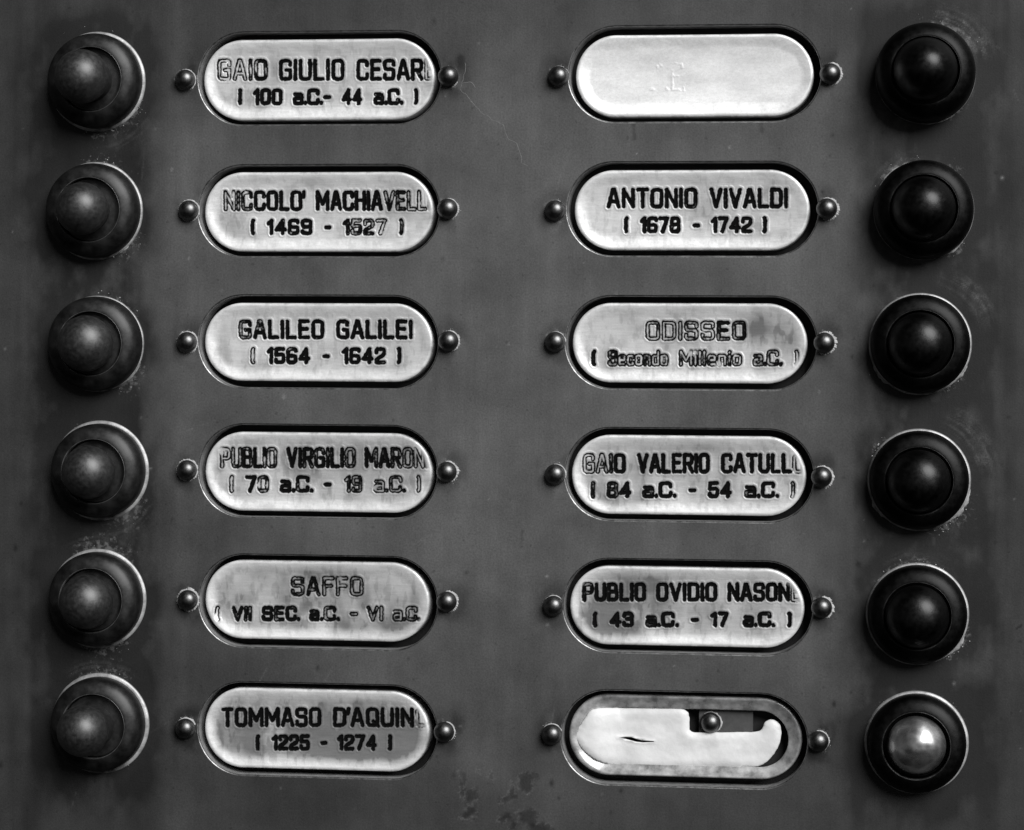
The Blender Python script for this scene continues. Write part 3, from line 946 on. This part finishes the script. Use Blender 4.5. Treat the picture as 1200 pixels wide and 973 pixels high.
zL1, zL3 = zline(3.244, 200, 10), zline(3.244, 200, 320)
zR1, zR3 = zline(3.158, 620, 10), zline(3.158, 620, 320)
zL5, zR5 = zline(2.836, 200, 630), zline(2.837, 620, 630)
TEXT = {
    'L0': zL1([('GAIO', 180, 368, '7654'), ('GIULIO', 412, 660, '121231'), ('CESARE', 706, 1010, '111139')], 193, 275)
    + zL1([('(', 258, 272, '1'), ('100', 313, 425, '121'), ('a.C.-', 465, 610, '31211'), ('44', 650, 728, '11'), ('a.C.', 772, 885, '3121'), (')', 925, 942, '2')], 305, 368),
    'L1': zL1([("NICCOLO'", 203, 512, '75432211'), ('MACHIAVELLI', 552, 992, '21223244679')], 693, 770)
    + zL1([('(', 305, 322, '2'), ('1469', 365, 538, '2222'), ('-', 583, 610, '1'), ('1527', 655, 822, '3446'), (')', 868, 886, '4')], 800, 862),
    'L2': zL3([('GALILEO', 260, 583, '4321112'), ('GALILEI', 630, 920, '2122223')], 178, 252)
    + zL3([('(', 305, 322, '7'), ('1564', 365, 530, '2231'), ('-', 578, 605, '1'), ('1642', 650, 818, '2323'), (')', 860, 877, '2')], 283, 347),
    'L3': zL3([('PUBLIO', 190, 405, '854345'), ('VIRGILIO', 440, 703, '33444345'), ('MARONE', 738, 1008, '434579')], 663, 742)
    + zL3([('(', 225, 241, '7'), ('70', 285, 373, '24'), ('a.C.', 415, 543, '2132'), ('-', 582, 612, '2'), ('19', 660, 728, '45'), ('a.C.', 772, 895, '6465'), (')', 935, 952, '8')], 770, 835),
    'L4': zL5([('SAFFO', 400, 640, '54566')], 130, 195)
    + zL5([('(', 150, 166, '8'), ('VII', 205, 270, '344'), ('SEC.', 303, 430, '2332'), ('a.C.', 460, 562, '3343'), ('-', 595, 622, '7'), ('VI', 652, 706, '56'), ('a.C.', 738, 832, '7565')], 228, 278),
    'L5': zL5([('TOMMASO', 170, 500, '1221122'), ("D'AQUINO", 540, 858, '11111129')], 565, 630)
    + zL5([('(', 283, 297, '1'), ('1225', 335, 462, '1112'), ('-', 497, 520, '2'), ('1274', 553, 685, '1212'), (')', 722, 736, '1')], 655, 708),
    'R1': zR1([('ANTONIO', 288, 622, '1111123'), ('VIVALDI', 668, 957, '2321122')], 665, 740)
    + zR1([('(', 352, 368, '1'), ('1678', 410, 560, '1112'), ('-', 605, 632, '1'), ('1742', 672, 825, '1111'), (')', 863, 880, '2')], 771, 832),
    'R2': zR3([('ODISSEO', 432, 803, '6765644')], 178, 250)
    + zR3([('(', 232, 250, '3'), ('Secondo', 292, 515, '4556565'), ('Millenio', 555, 787, '67766766'), ('a.C.', 828, 938, '5454'), (')', 982, 999, '8')], 285, 345),
    'R3': zR3([('GAIO', 200, 357, '8631'), ('VALERIO', 400, 668, '1111212'), ('CATULLO', 710, 1018, '1111129')], 668, 742)
    + zR3([('(', 230, 245, '3'), ('84', 288, 378, '43'), ('a.C.', 420, 545, '3121'), ('-', 590, 618, '1'), ('54', 662, 750, '12'), ('a.C.', 798, 925, '3121'), (')', 967, 984, '6')], 772, 833),
    'R4': zR5([('PUBLIO', 178, 388, '312111'), ('OVIDIO', 423, 625, '111111'), ('NASONE', 660, 906, '111118')], 150, 213)
    + zR5([('(', 213, 228, '1'), ('43', 268, 347, '12'), ('a.C.', 387, 497, '3121'), ('-', 537, 563, '1'), ('17', 603, 663, '11'), ('a.C.', 710, 818, '2121'), (')', 858, 873, '2')], 247, 298),
}
# tarnish on the plates: ellipses (x, y, rx, ry, amount) in the same zooms, plus an overall amount
zz = lambda s, ox, oy, l: [(ox + x / s, oy + y / s, rx / s, ry / s, a) for x, y, rx, ry, a in l]
TARN = {
    'L0': (0.12, zz(3.244, 200, 10, [(300, 340, 90, 60, .22), (392, 240, 26, 70, .30), (640, 330, 120, 30, .16), (900, 180, 60, 40, .15)])),
    'L1': (0.12, zz(3.244, 200, 10, [(250, 830, 60, 70, .22), (540, 660, 40, 40, .25), (850, 760, 60, 60, .22), (620, 740, 60, 30, .14)])),
    'L2': (0.14, zz(3.244, 200, 320, [(210, 320, 22, 90, .20), (600, 330, 240, 60, .14)])),
    'L3': (0.26, zz(3.244, 200, 320, [(560, 720, 360, 90, .18), (920, 690, 60, 70, .2)])),
    'L4': (0.30, zz(2.836, 200, 630, [(520, 220, 300, 80, .14), (730, 300, 110, 40, .34), (480, 110, 260, 26, .16), (600, 300, 80, 30, .16)])),
    'L5': (0.44, zz(2.836, 200, 630, [(520, 650, 300, 80, .26), (760, 660, 90, 70, .34), (640, 700, 160, 40, .26)])),
    'R0': (0.03, zz(3.158, 620, 10, [(480, 250, 90, 70, .06), (790, 280, 40, 40, .08), (330, 360, 160, 30, .07), (250, 200, 60, 90, .05), (980, 180, 60, 60, .08)])),
    'R1': (0.10, zz(3.158, 620, 10, [(620, 740, 60, 90, .22), (900, 690, 60, 60, .22), (930, 850, 60, 30, .16), (440, 720, 60, 60, .12), (760, 800, 80, 30, .14)])),
    'R2': (0.18, zz(3.158, 620, 320, [(905, 230, 95, 95, .30), (560, 230, 130, 50, .18), (480, 330, 240, 50, .12), (830, 200, 60, 60, .2)])),
    'R3': (0.26, zz(3.158, 620, 320, [(440, 720, 200, 80, .2), (640, 640, 90, 40, .2), (330, 850, 110, 40, .2), (960, 720, 60, 90, .14)])),
    'R4': (0.30, zz(2.837, 620, 630, [(240, 290, 100, 60, .62), (360, 140, 100, 40, .36), (300, 220, 130, 90, .30), (620, 240, 160, 60, .14)])),
}
Z_PLATE = -0.0021


def build_plate(key, rect, label, name='name_plate', m=None, ghost=None):
    (cx, cy), a, b = stadium_of(rect, Z_PLATE)
    text = TEXT.get(key, [])
    nu, nr = 560, 250
    t = np.sin(np.linspace(-math.pi / 2, math.pi / 2, nr + 1))
    u = np.linspace(-1, 1, nu + 1)
    yy = np.repeat((b * t)[:, None], nu + 1, 1)
    hw = a + np.sqrt(np.maximum(b * b - (b * t) ** 2, 0))
    # slight unevenness of the cut edge
    xx = hw[:, None] * u[None, :]
    X, Y = (xx + cx).ravel(), (yy + cy).ravel()
    edge = -stadium_sd(X, Y, (cx, cy), a, b)
    # strokes in panel coordinates at the plate's height
    d = np.full(X.shape, 1.0)
    wear = np.zeros(X.shape)
    seed = sum(map(ord, key))
    for wd, x0, x1, y0, y1, wr in text:
        for pts, wv in word_strokes(wd, x0, x1, y0, y1, wr):
            P = [ph(px_, py_, Z_PLATE) for px_, py_ in pts]
            A = np.array(P)
            lo, hi = A.min(0) - 9 * PX, A.max(0) + 9 * PX
            s = np.nonzero((X > lo[0]) & (X < hi[0]) & (Y > lo[1]) & (Y < hi[1]))[0]
            if not len(s):
                continue
            dd = np.full(len(s), 1.0)
            for p, q in zip(P[:-1], P[1:]):
                dd = np.minimum(dd, seg_d(X[s], Y[s], p, q))
            better = dd < d[s]
            d[s[better]] = dd[better]
            wear[s[better]] = wv
    n_lo = fbm(X * 700, Y * 700, seed, 3)
    n_hi = fbm(X * 2400, Y * 2400, seed + 5, 3)
    dp = d / PX + (n_hi - 0.5) * 1.3 + (n_lo - 0.5) * 0.8                     # distance to the stroke centre line in photo pixels
    fade_cut = sst(3.0, 9.0, edge / PX)                   # the cutter ran off the rounded rim
    half = SW * (1.0 + 0.18 * wear)
    groove = sst(half + 0.5, half - 0.9, dp) * fade_cut
    lip = np.exp(-((dp - half - 1.9) / 1.15) ** 2) * fade_cut * (0.55 + 0.9 * n_lo)
    # paint: solid where little worn; in worn letters only the corners of the cut keep it
    corner = sst(1.35, 0.75, np.abs(dp - half + 0.55))
    core = sst(half + 0.35, half - 0.35, dp)
    keep = sst(wear * 0.88 - 0.22, wear * 0.88 + 0.12, n_lo * 0.7 + n_hi * 0.3 + 0.12 * (1 - wear))
    cor_keep = sst(wear * 0.46 - 0.26, wear * 0.46 + 0.0, n_lo)
    ink = np.clip(np.maximum(core * keep, corner * cor_keep), 0, 1) * fade_cut
    # outline of a second, lighter pass of the cutter
    amt, ell = TARN.get(key, (0, []))
    tar = np.zeros(X.shape)
    bl = 0.0 if key == 'R0' else 1.0
    inner = sst(3, 17, edge / PX)
    n_b = fbm(X * 170, Y * 170, seed + 9, 4)
    tar += (amt + 0.07 * bl) * inner * (0.45 + 1.1 * n_b)
    tar += bl * 0.16 * sst(0.38, 0.76, fbm(X * 330, Y * 120, seed + 31, 3)) * sst(4, 20, edge / PX)
    tar += bl * 0.12 * sst(0.55, 0.7, fbm(X * 1100, Y * 500, seed + 35, 3))
    for ex, ey, rx, ry, am in ell:
        qx, qy = ph(ex, ey, Z_PLATE)
        r2 = ((X - qx) / (rx * PX)) ** 2 + ((Y - qy) / (ry * PX)) ** 2
        tar += am * np.exp(-r2) * (0.55 + 0.9 * n_b)
    # dirt line where the plate meets its seat, broken up
    tar += 0.30 * sst(3.2, 0.4, edge / PX) * sst(0.45, 0.62, n_lo)
    tar = np.clip(tar, 0, 0.8)
    # relief
    e = np.clip(edge / (11 * PX), 0, 1)
    e1 = np.clip(edge / (4 * PX), 0, 1)
    dish = sst(17, 2, edge / PX + (fbm(X * 300, Y * 300, seed + 21) - 0.5) * 6)
    z = Z_PLATE - 0.00045 * (1 - np.sqrt(np.maximum(1 - (1 - e1) ** 2, 0))) + 0.00030 * dish
    z += 0.00050 * ((Y - cy) / b) ** 2 + 0.00060 * np.abs((X - cx) / (a + b)) ** 3
    z += 0.00008 * (fbm(X * 110, Y * 160, seed + 13, 2) - 0.5)
    if ghost is not None:
        gd = np.full(X.shape, 1.0)
        for p, q in ghost:
            gd = np.minimum(gd, seg_d(X, Y, ph(*p, Z_PLATE), ph(*q, Z_PLATE)))
        z += 0.00004 * sst(2.4, 0.4, gd / PX + (n_hi - .5) * 2) * sst(0.42, 0.6, n_lo)
    z += -0.00020 * groove + 0.000065 * lip
    V = np.stack([X, Y, z], 1)
    i, j = np.meshgrid(np.arange(nr), np.arange(nu), indexing='ij')
    k = (i * (nu + 1) + j).ravel()
    Q = np.stack([k, k + 1, k + nu + 2, k + nu + 1], 1)
    fd = ink[Q].max(1)
    isink = fd > 0.06
    # skirt down to the floor of the recess
    rim = np.concatenate([np.arange(nu + 1), np.arange(1, nr + 1) * (nu + 1) + nu, nr * (nu + 1) + np.arange(nu - 1, -1, -1), np.arange(nr - 1, 0, -1) * (nu + 1)])
    nr_ = len(rim)
    S = V[rim].copy()
    S[:, 2] = Z_FLOOR - 0.0020
    base = len(V)
    idx = np.arange(nr_)
    skirt = np.stack([base + idx, base + (idx + 1) % nr_, rim[(idx + 1) % nr_], rim[idx]], 1)
    origin = (cx, cy, 0)
    qa = np.concatenate([Q[~isink], skirt])
    V2 = np.concatenate([V, S])
    used = np.zeros(len(V2), bool)
    used[qa.ravel()] = True
    re = np.cumsum(used) - 1
    me = fast_mesh(name, V2[used], re[qa], None, (m or M_PLATE,), True, {'tarnish': np.concatenate([tar, np.full(nr_, 0.4)])[used]}, None, origin)
    o = obj(name, me, None, origin, category='name plate', label=label, group='name plates set in the panel')
    if isink.any():
        qi = Q[isink]
        used = np.zeros(len(V), bool)
        used[qi.ravel()] = True
        re = np.cumsum(used) - 1
        mi = fast_mesh('lettering', V[used], re[qi], None, (M_INK,), True, {'tarnish': tar[used], 'ink': ink[used]}, None, origin)
        obj('lettering', mi, o)
    return o


PLATE_LABELS = {
    'L0': 'bright metal name plate dated 100 a.C. - 44 a.C. with a faint first word',
    'L1': 'bright metal name plate dated 1469 - 1527 with faded last letters',
    'L2': 'bright metal name plate dated 1564 - 1642 with bold black letters',
    'L3': 'metal name plate dated 70 a.C. - 19 a.C. with patchy worn letters',
    'L4': 'metal name plate dated VII SEC. a.C. with one short faded word above',
    'L5': 'dull metal name plate dated 1225 - 1274 with bold black letters',
    'R0': 'blank white name plate without writing',
    'R1': 'bright metal name plate dated 1678 - 1742 with bold black letters',
    'R2': 'stained metal name plate dated Secondo Millenio with hollow worn letters',
    'R3': 'metal name plate dated 84 a.C. - 54 a.C. with a worn first letter',
    'R4': 'metal name plate dated 43 a.C. - 17 a.C., darkly stained at its left end',
}
for i in range(6):
    build_plate('L%d' % i, PL_L[i], PLATE_LABELS['L%d' % i])
gz = lambda x, y: (620 + x / 3.158, 10 + y / 3.158)
GHOST = [(gz(485, 205), gz(490, 215)), (gz(530, 205), gz(565, 205)), (gz(565, 205), gz(566, 220)), (gz(530, 220), gz(530, 300)), (gz(530, 250), gz(570, 252)),
         (gz(450, 300), gz(460, 300)), (gz(510, 298), gz(514, 300)), (gz(530, 302), gz(572, 300)), (gz(572, 285), gz(572, 305)), (gz(448, 240), gz(446, 255)), (gz(476, 215), gz(474, 235))]
build_plate('R0', PL_R[0], PLATE_LABELS['R0'], m=M_BLANK, ghost=GHOST)
for i in range(1, 5):
    build_plate('R%d' % i, PL_R[i], PLATE_LABELS['R%d' % i])


# ------------------------------------------------------------------ the broken plate: clouded rim, torn card, a pin inside
def build_broken():
    z8 = lambda x, y, z: ph(640 + x / 3.53, 790 + y / 3.53, z)
    (cx, cy), a, b = stadium_of(PL_R[5], Z_PLATE)
    origin = (cx, cy, 0)
    n = 72
    zi = -0.0030
    # inner edge of the rim: the empty window
    x0, y0 = z8(185, 138, Z_PLATE)
    x1, y1 = z8(1000, 392, Z_PLATE)
    ci = ((x0 + x1) / 2, (y0 + y1) / 2)
    bi = (y0 - y1) / 2
    ai = (x1 - x0) / 2 - bi
    outer, inner = stadium_loop((cx, cy), a, b, n), stadium_loop(ci, ai, bi, n)
    V = []
    prof = [(0.0, Z_FLOOR - 0.002), (0.0, Z_PLATE - 0.0003), (0.03, Z_PLATE), (0.08, Z_PLATE + 0.00022), (0.16, Z_PLATE + 0.00030), (0.28, Z_PLATE + 0.00012),
            (0.45, Z_PLATE - 0.00030), (0.70, Z_PLATE - 0.00070), (0.90, Z_PLATE - 0.00090), (1.0, Z_PLATE - 0.0011), (1.0, zi - 0.0008)]
    N = 2 * n
    for k, (t, z) in enumerate(prof):
        p = outer * (1 - t) + inner * t
        wob = (fbm(p[:, 0] * 500, p[:, 1] * 500, 90) - 0.5) * 0.00025 * (1 if 1 < k < 9 else 0)
        V.append(np.concatenate([p, (z + wob)[:, None] if np.ndim(wob) else np.full((N, 1), z)], 1))
    idx = np.arange(N)
    Q = []
    for k in range(len(prof) - 1):
        Q.append(np.stack([k * N + idx, k * N + (idx + 1) % N, (k + 1) * N + (idx + 1) % N, (k + 1) * N + idx], 1))
    rim = obj('broken_name_plate', fast_mesh('broken_name_plate', np.concatenate(V), np.concatenate(Q), None, (M_RIM,), True, None, None, origin), None, origin,
              category='name plate', group='name plates set in the panel', label='empty clouded rim of the broken name plate, lowest in its column')
    # chips of dirt on the rim
    # grey strip seen at the back of the hole
    s0, s1 = z8(632, 300, zi - 0.0014), z8(856, 120, zi - 0.0014)
    sheet('backing_strip', s0[0], s1[0], s0[1], s1[1], zi - 0.0014, 0.0008, M_BACKG, panel)
    # torn card
    out = [(200, 142), (300, 140), (430, 140), (548, 140), (572, 147), (586, 160), (592, 180), (592, 243), (700, 244), (800, 243), (868, 241),
           (888, 234), (899, 218), (903, 203), (915, 192), (935, 190), (955, 198), (968, 214), (973, 240), (970, 275), (958, 308), (938, 340), (912, 365), (880, 384),
           (800, 388), (650, 388), (500, 390), (330, 387), (275, 378), (225, 362), (180, 337), (148, 308), (128, 280), (122, 255), (130, 230), (148, 202), (168, 172), (182, 150)]
    P = np.array([z8(x, y, zi) for x, y in rc(out, 22, True)[:-1]])
    jit = (np.stack([fbm(P[:, 0] * 1400, P[:, 1] * 1400, 95), fbm(P[:, 0] * 1400, P[:, 1] * 1400, 97)], 1) - 0.5) * 0.0003
    P = P + jit
    m = len(P)
    cz = P.mean(0)
    top = 0.0
    # filled with a fine mesh so the surface can warp
    st = 0.0004
    gxs = np.arange(P[:, 0].min(), P[:, 0].max(), st)
    gys = np.arange(P[:, 1].min(), P[:, 1].max(), st)
    XX, YY = np.meshgrid(gxs, gys)
    sd = poly_sd(XX.ravel(), YY.ravel(), [tuple(p) for p in P])
    slit = [z8(x, y, zi) for x, y in [(298, 264), (330, 260), (352, 261), (372, 268), (395, 274), (446, 277), (446, 281), (400, 284), (372, 281), (348, 275), (330, 270)]]
    ssd = poly_sd(XX.ravel(), YY.ravel(), slit)
    ok = (sd < -st * 0.4) & (ssd > st * 0.3)
    pts = np.concatenate([P, np.array(slit), np.stack([XX.ravel()[ok], YY.ravel()[ok]], 1)])
    ns = len(slit)
    edges = [(k, (k + 1) % m) for k in range(m)] + [(m + k, m + (k + 1) % ns) for k in range(ns)]
    vo, eo, fo, ov, oe, of = delaunay_2d_cdt([Vector(p) for p in pts * 1000], edges, [], 0, 1e-7)
    vv = np.array([(v[0], v[1]) for v in vo]) / 1000
    f = np.array([list(t) for t in fo])
    cen = vv[f].mean(1)
    f = f[(poly_sd(cen[:, 0], cen[:, 1], [tuple(p) for p in P]) < 0) & (poly_sd(cen[:, 0], cen[:, 1], slit) > 0)]
    e = np.clip(-poly_sd(vv[:, 0], vv[:, 1], [tuple(p) for p in P]) / 0.0017, 0, 1)
    # the left end rides up over the rim
    lift = sst(z8(330, 250, zi)[0], z8(190, 250, zi)[0], vv[:, 0]) * 0.0013
    es = np.clip(poly_sd(vv[:, 0], vv[:, 1], slit) / 0.0007, 0, 1)
    h = zi + 0.0005 * (fbm(vv[:, 0] * 120, vv[:, 1] * 190, 99, 4) - 0.5) - 0.0005 * (1 - e) ** 2 + 0.00020 * (1 - es) ** 2 + lift
    V = np.concatenate([np.column_stack([vv, h]), np.column_stack([vv, h - 0.0007])])
    k = len(vv)
    a_, b_, c_ = vv[f[:, 0]], vv[f[:, 1]], vv[f[:, 2]]
    fl = ((b_ - a_)[:, 0] * (c_ - a_)[:, 1] - (b_ - a_)[:, 1] * (c_ - a_)[:, 0]) < 0
    f[fl] = f[fl][:, ::-1]
    # side walls along open edges
    ed = np.concatenate([f[:, [0, 1]], f[:, [1, 2]], f[:, [2, 0]]])
    key = np.sort(ed, 1)
    key = key[:, 0] * k + key[:, 1]
    u, inv, cnt = np.unique(key, return_inverse=True, return_counts=True)
    be = ed[cnt[inv] == 1]
    walls = np.stack([be[:, 0], be[:, 0] + k, be[:, 1] + k, be[:, 1]], 1)
    origin2 = (cz[0], cz[1], 0)
    obj('torn_card', fast_mesh('torn_card', V, walls, np.concatenate([f, f[:, ::-1] + k]), (M_CARD,), True, None, None, origin2), None, origin2,
        category='card', label='torn white card with a small slit inside the broken name plate')
    x, y = z8(679, 203, zi)
    zf = zi - 0.0014
    o = obj('round_pin', pin_mesh, None, (x, y, zf), category='pin', group='round head pins beside the name plates',
            label='dark round head pin inside the hole of the broken name plate')
    residue('polish_residue', PR * 0.98, [(-90, 130, 2.2 * PX)], [(-60, 60, 5, PX)], 303, o)


build_broken()
